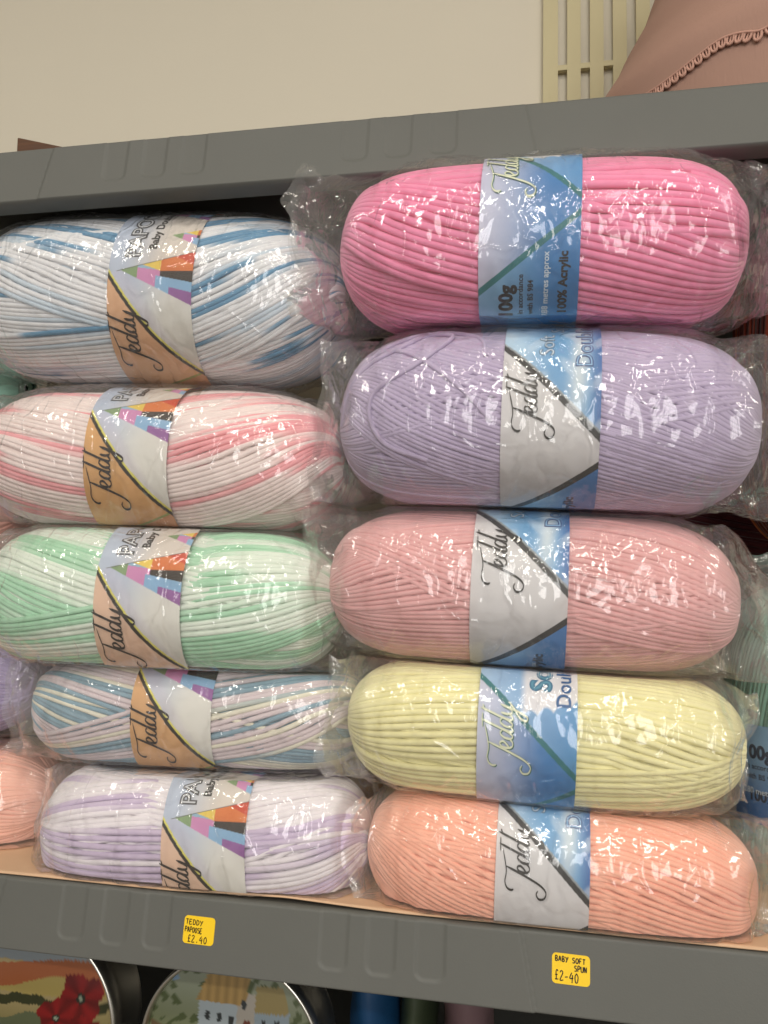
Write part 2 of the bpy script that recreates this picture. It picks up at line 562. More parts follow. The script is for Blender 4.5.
def soft_colors(S, A, var):
    """bands of the plain-colour skeins: chevron panel, sky ground"""
    t = np.clip(S / BW, 0, 1)
    d1 = A - (50 - S * (60.8 / 60)) + (0 if var == 'silver' else 7); d2 = A - (-74 + S * (46.5 / 60))
    sky = lerp(lin((190, 216, 236)), lin((112, 166, 210)), sstep(.05, .55, t))
    glow = np.exp(-((S - 45 - .05 * A) / 5.5) ** 2) * sstep(-20, 30, A)
    sky = lerp(sky, lin((226, 232, 232)), .8 * glow)
    sky = lerp(sky, lin((58, 104, 170)), sstep(.84, 1.0, t) * .9)
    cl = np.zeros_like(S)
    nz = np.sin(A * .21 + 1.1 * np.sin(S * .17)) * np.sin(S * .16 + 1.3)
    sky = lerp(sky, lin((214, 228, 240)), .45 * sstep(.2, .9, nz))
    low = lerp(lin((150, 190, 220)), lin((66, 122, 184)), sstep(.2, .9, t))
    if var == 'silver':
        mid = lerp(lin((214, 212, 214)), lin((190, 189, 193)), sstep(-10, -60, A))
        line = lin((44, 44, 46)); edge = lin((150, 156, 160)); lw = 2.6
    else:
        mid = lerp(lin((196, 200, 222)), lin((60, 128, 190)), sstep(.05, .75, t))
        mid = lerp(mid, lin((206, 206, 220)), .5 * sstep(25, 45, A))
        low = lerp(lin((130, 178, 216)), lin((58, 128, 190)), sstep(.1, .8, t))
        line = lin((34, 116, 122)); edge = lin((70, 140, 150)); lw = 2.4
        cloud = sstep(.0, 2.5, A - 18 - 4 * np.abs(np.sin(S * .33 + .6)) + (S - 38) * -.25) * sstep(24, 30, S)
        sky = lerp(lerp(lin((168, 196, 226)), lin((84, 150, 204)), t), lin((226, 224, 228)), cloud)
    c = mid
    c = np.where((d1 > 0)[..., None], sky, c)
    c = np.where((d2 < 0)[..., None], low, c)
    c = np.where((np.abs(d1) < lw)[..., None], line, c)
    if var == 'silver': c = np.where(((d1 > lw) & (d1 < lw + 1.8))[..., None], edge, c)
    c = np.where((np.abs(d2) < lw * .95)[..., None], line, c)
    c = np.where((A < -110)[..., None], lin((222, 222, 224)), c)
    return c


def papoose_colors(S, A, tan):
    """bands of the random-dyed skeins: tan corner, pearly ground, patchwork triangles"""
    t = np.clip(S / BW, 0, 1)
    ground = lerp(lin((176, 192, 216)), lin((222, 220, 214)), sstep(0, .8, t + (-A) / 160))
    ground = lerp(ground, lin((206, 200, 214)), .5 * sstep(.4, 1, np.sin(S * .09 + A * .06)))
    up = lerp(lin((186, 196, 214)), lin((214, 206, 198)), sstep(.1, .7, t))
    c = ground
    c = np.where((A > 20 + (S - 8) * .24)[..., None], up, c)
    for (sa, aa, k) in ((8, 20.5, 1.0), (40, 47, .62), (16, 84, 1.0)):
        def T(p): return (sa + p[0] * k, aa + p[1] * k)
        a0, b0, c0 = (0, 0), (52, 12.5), (52, -23.5)
        g1u, g1l = (13, 3.1), (13, -5.9); g2u, g2l = (27, 6.5), (27, -12.2)
        inn = tri_inside(S, A, [T(a0), T(b0), T(c0)])
        LS = (S - sa) / k; LA = (A - aa) / k
        pc = np.zeros(S.shape + (3,)) + lin((148, 184, 208))
        pc = np.where((LS < 13)[..., None], lin((134, 160, 116)), pc)
        pc = np.where(((LS >= 13) & (LA < 1.5 - (LS - 13) * .12))[..., None], lin((206, 140, 186)), pc)
        pc = np.where(((LS >= 13) & (LS < 29) & (LA > 4.5 - (LS - 13) * .33))[..., None], lin((232, 204, 92)), pc)
        pc = np.where(((LS >= 29) & (LA > -1))[..., None], lin((216, 122, 62)), pc)
        pc = np.where(((LS >= 29) & (LA > 6.5 - (LS - 45) * .45))[..., None], lin((204, 74, 46)), pc)
        pc = np.where(((LS >= 29) & (LA <= -1) & (LA > -4.5 - (LS - 29) * .18))[..., None], lin((54, 46, 42)), pc)
        pc = np.where(((LS >= 26) & (LA <= -4.5 - (LS - 29) * .18))[..., None], lin((140, 180, 214)), pc)
        pc = np.where(((LS >= 36) & (LA <= -12.5 - (LS - 40) * .22))[..., None], lin((150, 98, 160)), pc)
        c = np.where(inn[..., None], pc, c)
    d1 = A - (17.7 - S * (69.7 / 60) + .0)
    bow = 3.2 * np.sin(np.clip(t, 0, 1) * math.pi); d1 = d1 + bow
    c = np.where((d1 < 0)[..., None], lin(tan), c)
    d2 = A - (-82 + S * .52)
    c = np.where((d2 < 0)[..., None], lin((196, 140, 96)), c)
    c = np.where((np.abs(d2) < 1)[..., None], lin((150, 160, 90)), c)
    c = np.where(((d1 > 0) & (d1 < 3.4))[..., None], lin((226, 218, 106)), c)
    c = np.where((np.abs(d1 + .6) < 1.9)[..., None], lin((34, 30, 26)), c)
    return c


def band_mesh(body, uc, bw, off, style, aoff, scale):
    """paper wrap: printed ground as fine colour grid, lettering as thin printed shapes just above it"""
    pf = np.linspace(-math.pi, math.pi, 1441)
    y, z = body.cs(pf); rr = np.hypot(y, z); y = y * (1 + off / rr); z = z * (1 + off / rr)
    arc = np.concatenate([[0], np.cumsum(np.hypot(np.diff(y), np.diff(z)))])
    arc -= np.interp(0, pf, arc)
    k = bw / BW                                  # metres per design unit
    half = bw / 2
    x_c = uc

    def mp(s, a, layer=0):
        A = (a + aoff) * k
        yy = np.interp(A, arc, y); zz = np.interp(A, arc, z); r = np.hypot(yy, zz)
        f = 1 + layer * .00016 / r
        return np.stack([x_c - half + s * k, yy * f, zz * f], -1)
    amax = arc[-1] / k - .01; amin = arc[0] / k + .01
    a_front = np.linspace(-100, 100, 400); a_front = a_front[(a_front > amin) & (a_front < amax)]
    aa = np.concatenate([np.linspace(amin, a_front[0], 40)[:-1], a_front, np.linspace(a_front[-1], amax, 40)[1:]])
    ss = np.linspace(0, BW, 141)
    S, A = np.meshgrid(ss, aa, indexing='ij')
    V = [mp(S, A).reshape(-1, 3)]; Fs = grid_faces(len(ss), len(aa)).tolist()
    # mp uses arc coordinate incl. aoff: A here is design coordinate + handled by shifting
    D = A - 0.0
    if style[0] == 'soft': cols = soft_colors(S, D, style[1])
    else: cols = papoose_colors(S, D, style[1])
    C = [cols.reshape(-1, 3)]; n = S.size

    def dec(v2, f2, s_of, a_of, col, layer=1):
        nonlocal n
        s = s_of(v2); a = a_of(v2)
        V.append(mp(s, a, layer)); C.append(np.tile(lin(col), (len(v2), 1)))
        Fs.extend([tuple(i + n for i in f) for f in f2]); n += len(v2)

    def up_text(txt, s0, a0, size, col, offset=0, layer=1, sx=1.0):     # reads upward, its top to the left
        v2, f2 = text_c(txt, 1.0, offset)
        if len(v2) == 0: return
        dec(v2, f2, lambda v: s0 - v[:, 1] * size, lambda v: a0 + v[:, 0] * size * sx, col, layer)

    def outline(txt, s0, a0, size, c_out, c_in, o=.05, sx=1.0, shadow=None):
        if shadow: up_text(txt, s0 + .8, a0 - .6, size, shadow, o, 1, sx)
        up_text(txt, s0, a0, size, c_out, o, 2, sx); up_text(txt, s0, a0, size, c_in, -.012, 3, sx)

    def word(s0, a0, sc, w, col, layer=4):
        for v2, f2 in script_word(sc, w):
            dec(v2, f2, lambda v: s0 - v[:, 1], lambda v: a0 + v[:, 0], col, layer)
    if style[0] == 'soft':
        if style[1] == 'silver':
            word(33, -8, .385, 1.3, (38, 34, 34))
            outline('Soft', 31, 43, 13, (96, 116, 140), (206, 220, 230), .02)
            outline('Spun', 37, 68, 12, (96, 116, 140), (206, 220, 230), .02)
            outline('Double Knit', 54.5, 34, 14.5, (58, 76, 136), (150, 188, 222), .03)
            tcol = (40, 58, 82)
        else:
            word(33.5, -14.4, .385, 1.5, (60, 110, 96), 3); word(33, -14, .385, 1.15, (226, 230, 200), 4)
            outline('Soft Spun', 44, 34, 18, (52, 116, 150), (86, 152, 178), .05)
            outline('Double Knit', 56, 24, 12.5, (28, 84, 142), (40, 100, 160), .02)
            tcol = (26, 30, 40)
        up_text('100% Acrylic', 53 if style[1] != 'silver' else 46, -89 if style[1] != 'silver' else -98, 7.3 if style[1] != 'silver' else 8.6, tcol, .04)
        q = 0 if style[1] == 'silver' else 11
        up_text('100g', 20.5, -103 + q, 11.5, tcol, .045)
        up_text('in accordance', 27, -100 + q, 4.6, tcol, .018); up_text('with BS 984', 33, -100 + q, 4.6, tcol, .022)
        up_text('288 metres approx', 42, -102 + q, 5.2, (214, 228, 238), .02)
        
    else:
        word(32, -46, .40, 1.4, (40, 28, 22))
        outline('PAPOOSE', 22, 29, 16, (84, 84, 88), (206, 208, 212), .055, .92)
        up_text('Baby Double Knitting', 32, 35, 8, (52, 50, 50), .035)
        v2, f2 = ribbon([(6, 19.5), (60, 33)], .45, 12); dec(v2, f2, lambda v: v[:, 0], lambda v: v[:, 1], (120, 122, 120), 1)
    # lettering lies in front of the grid; drop what would wrap past the seam
    Vn = np.concatenate(V); Cn = np.concatenate(C)
    return Vn, Fs, Cn


# ---- clear bag --------------------------------------------------------------
def bag_mesh(body, el, er, seed, gap=.004, hl=.62, hr=.62, amp=1.0, droop_l=0, droop_r=0, sh_l=0., sh_r=0., tiltl=0., tiltr=0., nu=170, nf=120, x_start=.80):
    L = body.L; xs0 = -L - el; xs1 = L + er
    # denser towards the ends
    t = np.linspace(0, 1, nu); x = xs0 + (xs1 - xs0) * t
    ph = np.linspace(0, 2 * np.pi, nf, endpoint=False)
    Xg, Pg = np.meshgrid(x, ph, indexing='ij')
    y, z = body.cs(Pg)
    u = np.clip(Xg / L, -1, 1)
    inner = np.maximum(body_w(u, body.p), 0.0)
    eL = np.clip((-Xg - x_start * L) / (el + (1 - x_start) * L), 0, 1); eR = np.clip((Xg - x_start * L) / (er + (1 - x_start) * L), 0, 1)
    e = np.maximum(eL, eR); w0 = float(body_w(np.array([x_start]), body.p)[0])
    endh = np.where(eL > eR, hl, hr)
    wy = np.where(e > 0, w0 * (1 - sstep(.15, 1.0, e)) + .03 * sstep(.1, 1, e), inner)
    wz = np.where(e > 0, w0 * (1 - sstep(0, 1.0, e)) + endh * sstep(0, 1.0, e), inner)
    wy = np.maximum(wy, inner * 1.0); wz = np.maximum(wz, inner)
    r = np.hypot(y, z); ny_, nz_ = y / r, z / r
    Y = y * wy + ny_ * gap * (1 - .8 * sstep(.6, 1, e)); Z = z * wz + nz_ * gap
    Z = Z + np.where(eL > eR, droop_l, droop_r) * sstep(.2, 1, e)
    Y = Y + np.where(eL > eR, sh_l, sh_r) * sstep(.25, 1, e)
    Xg = Xg + np.where(eL > eR, -tiltl, tiltr) * Z / body.rt * sstep(.3, 1, e)
    V = np.stack([Xg, Y, Z], -1).reshape(-1, 3)
    E1 = e.reshape(-1); NR = np.stack([np.zeros_like(ny_), ny_, nz_], -1).reshape(-1, 3)
    out = np.empty_like(V)
    for i in range(len(V)):
        p = V[i]; q = E1[i]
        a = noise.noise((p[0] * 26 + seed, p[1] * 26, p[2] * 22))
        b = 1 - abs(noise.noise((p[0] * 70 + seed * 2, p[1] * 60, p[2] * 34)))
        c = 1 - abs(noise.noise((p[0] * 120, p[1] * 90 + seed, p[2] * 120 + 3)))
        d = amp * max(0.0, .0008 + .0012 * a + .0014 * (b * b - .55) + .0008 * (c * c - .5))
        f = amp * q * (1.6 - .6 * q)
        n = NR[i]
        pl = .0045 * math.sin(p[2] * 210 + 5 * a + seed) * q * (1 - .4 * q)
        out[i] = p + np.array((.009 * q * q * noise.noise((p[2] * 55, seed, p[1] * 20)), pl, 0)) + n * (d + f * .0035 * (b * b - .5) * (1 - .3 * q)) + f * np.array((.006 * a, .008 * noise.noise((p[0] * 45 + 9, p[2] * 45, seed)) + .003 * (c - .5), .004 * noise.noise((p[0] * 40, seed, p[2] * 30))))
    return out, grid_faces(nu, nf, wrap_m=True), np.repeat(np.clip(E1 * 1.3, 0, 1)[:, None], 3, 1)


def frame_from(p0, p1):
    c = (p0 + p1) / 2; xa = (p1 - p0); L = np.linalg.norm(xa) / 2; xa /= np.linalg.norm(xa)
    za = np.array([0, 0, 1.0]); ya = np.cross(za, xa); ya /= np.linalg.norm(ya); za = np.cross(xa, ya)
    m = Matrix(((xa[0], ya[0], za[0], c[0]), (xa[1], ya[1], za[1], c[1]), (xa[2], ya[2], za[2], c[2]), (0, 0, 0, 1)))
    return m, L, c


def up_(l, d): return None if l is None else (l[0] + d, l[1])


def clamp_world(V, m, top, bot):
    '''piled skeins flatten against each other where they touch'''
    if top is None and bot is None: return V
    A = np.array(m); W = V @ A[:3, :3].T + A[:3, 3]
    if top is not None: W[:, 2] = np.minimum(W[:, 2], top[0] + top[1] * W[:, 0])
    if bot is not None: W[:, 2] = np.maximum(W[:, 2], bot[0] + bot[1] * W[:, 0])
    return (W - A[:3, 3]) @ A[:3, :3]


def skein(label, group, l, r, Y, ht, hb, pitch, colf, tw, tv, clusters, seed, band=None, bag=None, ryk=1.0, cat='yarn', n=2.25, vertical=None, loose=None, p=5.0, top=None, bot=None):
    """l, r: where its two ends stand as seen in the photo; Y its depth on the shelf; ht, hb half heights"""
    p0, p1 = P(l[0], l[1], Y[0] if isinstance(Y, tuple) else Y), P(r[0], r[1], Y[1] if isinstance(Y, tuple) else Y)
    if vertical is None:
        m, L, c = frame_from(p0, p1)
    else:
        c = (p0 + p1) / 2; L = vertical
        m = Matrix(((0, 0, 1, c[0]), (0, 1, 0, c[1]), (-1, 0, 0, c[2]), (0, 0, 0, 1)))
        m = Matrix.Translation(Vector(c)) @ Matrix.Rotation(math.pi / 2, 4, 'Y')
    z = depth(c) / F
    rt, rb = ht * z, hb * z; ry = (rt + rb) / 2 * ryk
    body = Body(L, ry, rt, rb, n, p)
    o = empty('yarn_skein', m); tag(o, label, cat, group)
    V, Fs, C = yarn_mesh(body, pitch, colf, tw, tv, clusters, seed)
    link('yarn_ball', mesh_from('yarn_ball', clamp_world(V, m, up_(top, -.0016), up_(bot, .0016)), Fs, C), M_yarn, o)
    if band:
        uc, bw, style, aoff, sc = band
        V, Fs, C = band_mesh(body, uc, bw, pitch * 1.7, style, aoff, sc)
        link('paper_band', mesh_from('paper_band', clamp_world(V, m, up_(top, -.0009), up_(bot, .0009)), Fs, C), M_paper, o)
    if loose:
        mm = MB()
        for pts in loose:
            q = spline(np.array(pts, float), 14)
            pos = body.pt(q[:, 0], q[:, 1], pitch * (.7 + .45 * q[:, 2]))
            mm.tube(pos, pitch * .55, colf(3, np.zeros(1))[0], 8)
        mm.build('loose_strand', M_yarn, o)
    if bag:
        V, Fs, fold = bag_mesh(body, seed=seed * 1.37, gap=pitch * 1.75 + .0010, **bag)
        link('clear_bag', mesh_from('clear_bag', clamp_world(V, m, up_(top, -.0004), up_(bot, .0004)), Fs, fold), M_film, o)
    return o, body


G1 = 'bagged skeins stacked in the left pile'
G2 = 'bagged skeins stacked in the right pile'
TAN = (222, 176, 138); TANP = (226, 192, 168)


def px_band(o_l, o_r, lx, rx):
    return 0


PILE = []


def place(*a, **k): PILE.append((a, k))


def build_pile():
    info = []
    for a, k in PILE:
        l, r, Y, ht, hb = a[2:7]; p0, p1 = P(l[0], l[1], Y), P(r[0], r[1], Y); z = depth((p0 + p1) / 2) / F
        sl = (p1[2] - p0[2]) / (p1[0] - p0[0]); info.append((p0[2] - sl * p0[0], sl, ht * z, hb * z))
    for i, (a, k) in enumerate(PILE):
        b, sl, rt, rb = info[i]; top = None; bot = (.0022, 0.0)
        if i > 0:
            B, SL, RT, RB = info[i - 1]; top = ((b + rt + B - RB) / 2, (sl + SL) / 2)
        if i < len(PILE) - 1:
            B, SL, RT, RB = info[i + 1]; bot = ((b - rb + B + RT) / 2, (sl + SL) / 2)
        if 0: print('PILE', a[0][:22], 'gap below', round((b - rb) - (bot[0]), 4), round(sl, 3))
        build_one(*a, top=top, bot=bot, **k)
    PILE.clear()


def build_one(label, group, l, r, Y, ht, hb, bl, br, style, aoff, pitch, colf, tw, tv, clusters, seed, bag, **kw):
    """band given by the pixel columns of its two edges on the skein's front"""
    p0, p1 = P(l[0], l[1], Y), P(r[0], r[1], Y)
    xa = (p1 - p0) / np.linalg.norm(p1 - p0); c = (p0 + p1) / 2
    z = depth(c) / F; ry = (ht + hb) / 2 * z * kw.get('ryk', 1.0)
    # the front of the band is nearer than the axis
    my = (l[1] + r[1]) / 2
    if bl is None: return skein(label, group, l, r, Y, ht, hb, pitch, colf, tw, tv, clusters, seed, bag=bag, **kw)
    a = P(bl, my, Y - ry); b = P(br, my, Y - ry)
    sa, sb = np.dot(a - c, xa), np.dot(b - c, xa)
    return skein(label, group, l, r, Y, ht, hb, pitch, colf, tw, tv, clusters, seed, band=((sa + sb) / 2, sb - sa, style, aoff, 1.0), bag=bag, **kw)


# ---- right pile, top to bottom
place('hot pink yarn skein at the top of the right pile', G2, (346, 256), (743, 244), .032, 71, 86, 479, 580, ('soft', 'blue'), 25, .0040, solid((249, 154, 192)),
      -.55, -.05, [(.9, 9, .35, .1, -1, 1), (-.35, 14, -1.0, .1, -1, 1), (.2, 8, -.2, .12, -.2, 1)], 3,
      dict(sh_l=-.026, sh_r=-.006, el=.028, er=.022, hl=.85, hr=.7, droop_l=.008, droop_r=.006, amp=1.2))
place('lilac purple yarn skein second in the right pile, loose strands at its left end', G2, (345, 424), (756, 430), .048, 88, 84, 501, 600, ('soft', 'silver'), -8.7, .0027, solid((195, 181, 210)),
      -.8, .4, [(.6, 26, .9, .0, -1, .3), (-.2, 34, -1.3, .1, -1, 1), (.1, 14, .5, .1, .1, 1), (-.9, 16, .2, .2, -1, 1), (.5, 30, -1.1, .1, 0, 1)], 5,
      dict(sh_l=-.018, sh_r=-.006, el=.014, er=.040, hl=.95, hr=.95, droop_l=-.008, droop_r=-.006, amp=1.15),
      loose=[[(-.97, .1, 1), (-.85, .62, 1.6), (-.6, .95, 1.8), (-.42, .85, 2), (-.55, .45, 1.8), (-.78, .1, 1.6), (-.72, -.35, 1.5), (-.5, -.55, 1)],
             [(-.96, -.2, 1), (-.9, .45, 1.5), (-.66, .72, 2), (-.5, 1.0, 1.6), (-.3, .85, 1), (-.25, .5, 1)],
             [(-.9, .75, 1), (-.7, .7, 1.6), (-.45, .3, 1.6), (-.22, -.1, 1)]])
place('dusty pink yarn skein in the middle of the right pile', G2, (334, 580), (736, 602), .056, 75, 73, 471, 568, ('soft', 'silver'), 10, .0029, solid((232, 180, 180)),
      -.5, .3, [(.5, 18, .7, 0, -1, .2), (-.05, 10, -1.3, .1, -1, .1), (.45, 24, -.9, .1, 0, 1), (-.6, 14, .4, .2, -1, 1), (-.2, 12, .7, 0, .1, 1)], 8,
      dict(sh_l=-.018, sh_r=-.006, el=.016, er=.030, hl=.7, hr=.9, droop_l=.008, droop_r=-.040, amp=1.2))
place('pale yellow yarn skein fourth down in the right pile', G2, (352, 711), (742, 742), .044, 60, 68, 478, 577, ('soft', 'blue'), -5, .0033, solid((243, 237, 186)),
      -.3, .2, [(.4, 14, .4, 0, -1, 0), (.2, 12, -.9, .1, .1, 1), (-.7, 9, .4, 0, -1, 1)], 12,
      dict(sh_l=-.018, sh_r=-.006, el=.012, er=.006, hl=.7, hr=.6, droop_l=.0, droop_r=.0, amp=1.05))
place('peach orange yarn skein at the bottom of the right pile', G2, (371, 838), (754, 882), .042, 62, 72, 496, 590, ('soft', 'silver'), 0, .0027, solid((251, 189, 165)),
      -.7, .15, [(.4, 24, -.2, .1, -1, .4), (-.1, 30, -1.4, 0, -1, .2), (.3, 30, -1.0, .05, 0, 1)], 15,
      dict(sh_l=-.018, sh_r=-.006, el=.010, er=.014, hl=.6, hr=.8, droop_l=.0, droop_r=.0, amp=.9), ryk=.9)

build_pile()
# ---- left pile, top to bottom
WB = (236, 236, 239)
place('white yarn skein streaked blue at the top of the left pile', G1, (-9, 306), (352, 309), .068, 77, 78, 109, 193, ('papoose', TAN), -17, .0031, varieg(WB, [((106, 154, 188), .26, .10), ((206, 219, 231), .25, .15)], 2, .5, 1.9),
      .2, .5, [(-.9, 16, .6, .3, -1, 1), (.15, 26, -1.3, -.2, -1, .1), (-.35, 36, 1.5, .2, -.05, 1), (.95, 12, .6, -.3, -1, .1), (1.1, 10, -.5, .2, .1, 1)], 21,
      dict(sh_r=.016, el=.010, er=.012, hl=.8, hr=.8, droop_r=.010))
place('white yarn skein flecked with salmon pink, second down in the left pile', G1, (-6, 459), (346, 467), .064, 66, 67, 87, 170, ('papoose', (216, 168, 112)), 8.5, .0031, varieg((243, 229, 226), [((243, 172, 178), .10, .2)], 5, .34, 1.7),
      -.5, .4, [(.4, 14, -1.0, .1, -1, 0), (.6, 18, .8, .3, .0, 1), (-.35, 28, 1.1, .4, 0, 1), (-.6, 14, -.8, .1, -1, 0)], 24,
      dict(sh_r=.016, el=.010, er=.009, hl=.8, hr=.75, droop_r=-.002))
place('white and mint green yarn skein in the middle of the left pile', G1, (-1, 593), (344, 607), .060, 70, 68, 98, 184, ('papoose', TANP), 1, .0032, varieg((232, 240, 229), [((178, 221, 191), -.02, .25)], 9, .3, 1.2),
      -.9, .2, [(.5, 16, -1.3, .1, -1, .0), (.5, 16, .4, .2, .1, 1), (-.55, 18, 1.0, .5, -1, .1), (-.4, 14, .6, .1, 0, 1)], 27,
      dict(sh_r=.016, el=.010, er=.008, hl=.7, hr=.7, droop_r=-.004))
place('blue, cream and pink striped yarn skein fourth down in the left pile', G1, (41, 702), (370, 716), .068, 50, 54, 134, 214, ('papoose', (216, 170, 122)), 15, .0029, varieg((221, 207, 211), [((233, 228, 210), .0, .08), ((140, 168, 184), -.04, .08)], 13, .6, .3),
      -.9, .0, [(.6, 18, -1.3, .0, -1, .1), (-.45, 18, 1.4, .1, -1, .1), (.2, 26, 1.3, .1, -.1, 1), (-.5, 18, -1.0, .1, 0, 1)], 31,
      dict(sh_r=.016, el=.026, er=.012, hl=1.0, hr=.9, droop_l=-.006, amp=1.2))
place('white and lavender yarn skein at the bottom of the left pile', G1, (54, 822), (370, 838), .050, 66, 68, 165, 248, ('papoose', TANP), 1, .0032, varieg((238, 232, 236), [((208, 192, 217), .0, .2)], 17, .4, 1.2),
      -.7, .2, [(.4, 16, .5, .1, -1, 0), (.35, 18, 1.0, .2, 0, 1), (-.3, 14, .2, .3, -1, 1)], 34,
      dict(sh_r=.016, el=.006, er=.008, hl=.6, hr=.7), ryk=.9)

build_pile()
# ---- neighbours cut by the frame
G3 = 'skeins of the next pile to the left'
def edge(label, l, r, Y, ht, hb, pitch, colf, tw, clusters, seed, bag): place(label, G3, l, r, Y, ht, hb, None, None, None, 0, pitch, colf, tw, .1, clusters, seed, bag)


edge('mint green yarn end beside the left pile, highest at the left edge', (-330, 388), (26, 388), .125, 58, 58, .0036, solid((166, 214, 196)), -.6, [(0, 12, .8, .1, 0, 1)], 41, dict(el=.01, er=.006, nu=90, nf=70))
edge('salmon pink yarn end behind the white and pink skein at the left edge', (-330, 515), (22, 515), .125, 60, 60, .0036, solid((242, 188, 176)), -.6, [(0, 12, .8, .1, 0, 1)], 42, dict(el=.01, er=.006, nu=90, nf=70))
edge('lilac yarn skein at the left edge beside the striped skein', (-300, 664), (44, 680), .112, 60, 56, .0034, solid((200, 187, 221)), -.8, [(.3, 14, 1.3, .1, 0, 1), (-.2, 14, -1.1, .1, 0, 1)], 43, dict(el=.01, er=.012, nu=90, nf=70))
edge('peach pink yarn skein lying on the card at the left edge', (-290, 782), (58, 800), .080, 56, 62, .0032, solid((247, 192, 174)), -.8, [(.3, 18, .6, .1, 0, 1)], 44, dict(el=.01, er=.018, hr=.9, droop_r=-.012, nu=110, nf=90, amp=1.2))
build_pile()
# standing on end at the right
G4 = 'skeins standing on end at the right edge'
skein('mint green yarn skein standing on end at the right edge', G4, (820, 738), (820, 738), .128, 84, 84, .0031, solid((166, 212, 194)), -.8, .1, [(0, 16, .8, .1, -1, 1)], 51,
      vertical=.104, band=(.018, .060, ('soft', 'silver'), 36, 1.0), bag=dict(el=.014, er=.004, hl=.9, droop_l=0, nu=120, nf=100))
skein('rust red and orange yarn skein on end at the right edge', G4, (834, 382), (834, 382), .155, 88, 88, .004, varieg((112, 44, 26), [((196, 104, 46), .1, .1), ((64, 24, 20), .2, .1)], 19, .4, .5), -.3, .1, [(0.4, 10, .4, .1, -1, 1)], 52, vertical=.126)
skein('dark maroon yarn in the row behind the dusty pink skein', None, (560, 520), (850, 520), .33, 62, 90, .005, solid((84, 36, 44)), -.5, .1, [], 63)

# ------------------------------------------------------------------ price stickers
GL = {  # simple pen strokes in a 1 x 1 box
    'T': [[(0, 1), (1, .96)], [(.5, .97), (.45, 0)]], 'E': [[(.9, 1), (.1, .95), (.05, 0), (.9, .05)], [(.08, .5), (.7, .55)]],
    'D': [[(.1, 0), (.12, 1), (.7, .85), (.9, .45), (.6, .08), (.05, 0)]], 'Y': [[(0, 1), (.45, .5)], [(1, 1), (.2, -.1)]],
    'P': [[(.1, 0), (.15, 1), (.8, .95), (.85, .6), (.15, .45)]], 'A': [[(0, 0), (.45, 1), (.9, 0)], [(.2, .35), (.75, .4)]],
    'O': [[(.5, 1), (.1, .7), (.15, .15), (.55, 0), (.9, .35), (.85, .8), (.5, 1)]], 'S': [[(.9, .95), (.3, .95), (.15, .65), (.8, .4), (.75, .05), (.05, .05)]],
    '£': [[(.85, .85), (.6, 1), (.35, .8), (.4, .1), (.1, 0), (.95, .02)], [(.1, .48), (.75, .5)]],
    '2': [[(.1, .8), (.45, 1), (.8, .75), (.1, 0), (.95, .02)]], '4': [[(.55, 1), (.05, .4), (.95, .42)], [(.75, .75), (.65, -.1)]],
    '0': [[(.5, 1), (.12, .6), (.3, .05), (.75, .1), (.9, .65), (.5, 1)]], '.': [[(.3, .02), (.55, .1)]], '-': [[(.1, .4), (.8, .45)]],
    'B': [[(.1, 0), (.12, 1), (.75, .9), (.6, .55), (.15, .52), (.85, .35), (.7, .03), (.08, 0)]], 'F': [[(.9, 1), (.1, .96), (.08, 0)], [(.1, .5), (.7, .55)]],
    'R': [[(.1, 0), (.12, 1), (.8, .85), (.6, .5), (.15, .48), (.9, 0)]], 'U': [[(.05, 1), (.12, .15), (.55, 0), (.85, .2), (.9, 1)]],
    'N': [[(.05, 0), (.1, 1), (.8, .05), (.9, 1)]]}
M_stick = vcol_mat('yellow_sticker_paper', .45, .4)


def sticker(label, px, py, w, h, lines, lw):
    m = MB(); yel = lin((246, 205, 36)); ink = lin((40, 28, 20)); r = .0022; v = []
    for cx, cz, a0 in ((w / 2 - r, h / 2 - r, 0), (-w / 2 + r, h / 2 - r, 90), (-w / 2 + r, -h / 2 + r, 180), (w / 2 - r, -h / 2 + r, 270)):
        for k in range(7):
            a = math.radians(a0 + k * 15); v.append((cx + r * math.cos(a), cz + r * math.sin(a)))
    n = len(v); t = .0003
    V = [(x, -t, z) for x, z in v] + [(x, 0, z) for x, z in v]
    m.add(V, [tuple(range(n))[::-1], tuple(range(n, 2 * n))] + [(i, (i + 1) % n, n + (i + 1) % n, n + i) for i in range(n)], yel)
    for txt, x, z, ch, cw, slope in lines:
        for i, c in enumerate(txt):
            for st in GL.get(c, []):
                q = np.array(st) * [cw * .78, ch] + [x + i * cw, z + i * cw * slope]
                V2, f2 = ribbon(q, lw, 5)
                m.add(np.stack([V2[:, 0], np.full(len(V2), -t - .00012), V2[:, 1]], -1), f2, ink)
    c = P(px, py, LEAN * .55)
    yy = .0001 + LEAN * (c[2] + LIP) / LIP + (.0010 if c[0] > .085 else 0)
    o = m.build('price_sticker', M_stick, smooth=False); o.location = (c[0], yy, c[2]); o.rotation_euler = (-math.atan(LEAN / LIP), math.radians(.6), 0)
    return tag(o, label, 'sticker', 'yellow price stickers')


mm_ = .001
sticker('small yellow price sticker ending £2.40 on the shelf lip below the left pile', 199, 930.5, .0192, .0150,
        [('TEDDY', -.0085, .0030, .0026, .0022, -.04), ('PAPOOSE', -.0087, -.0012, .0027, .00158, -.04), ('£2.40', -.0065, -.0064, .0036, .0025, -.03)], .0005)
sticker('yellow price sticker reading soft spun on the shelf lip below the right pile', 571, 970.5, .0200, .0150,
        [('BABY SOFT', -.0083, .0036, .0025, .0018, -.03), ('SPUN', .0018, -.0006, .0027, .0017, -.04), ('£2-40', -.0085, -.0054, .0046, .0026, -.08)], .00055)

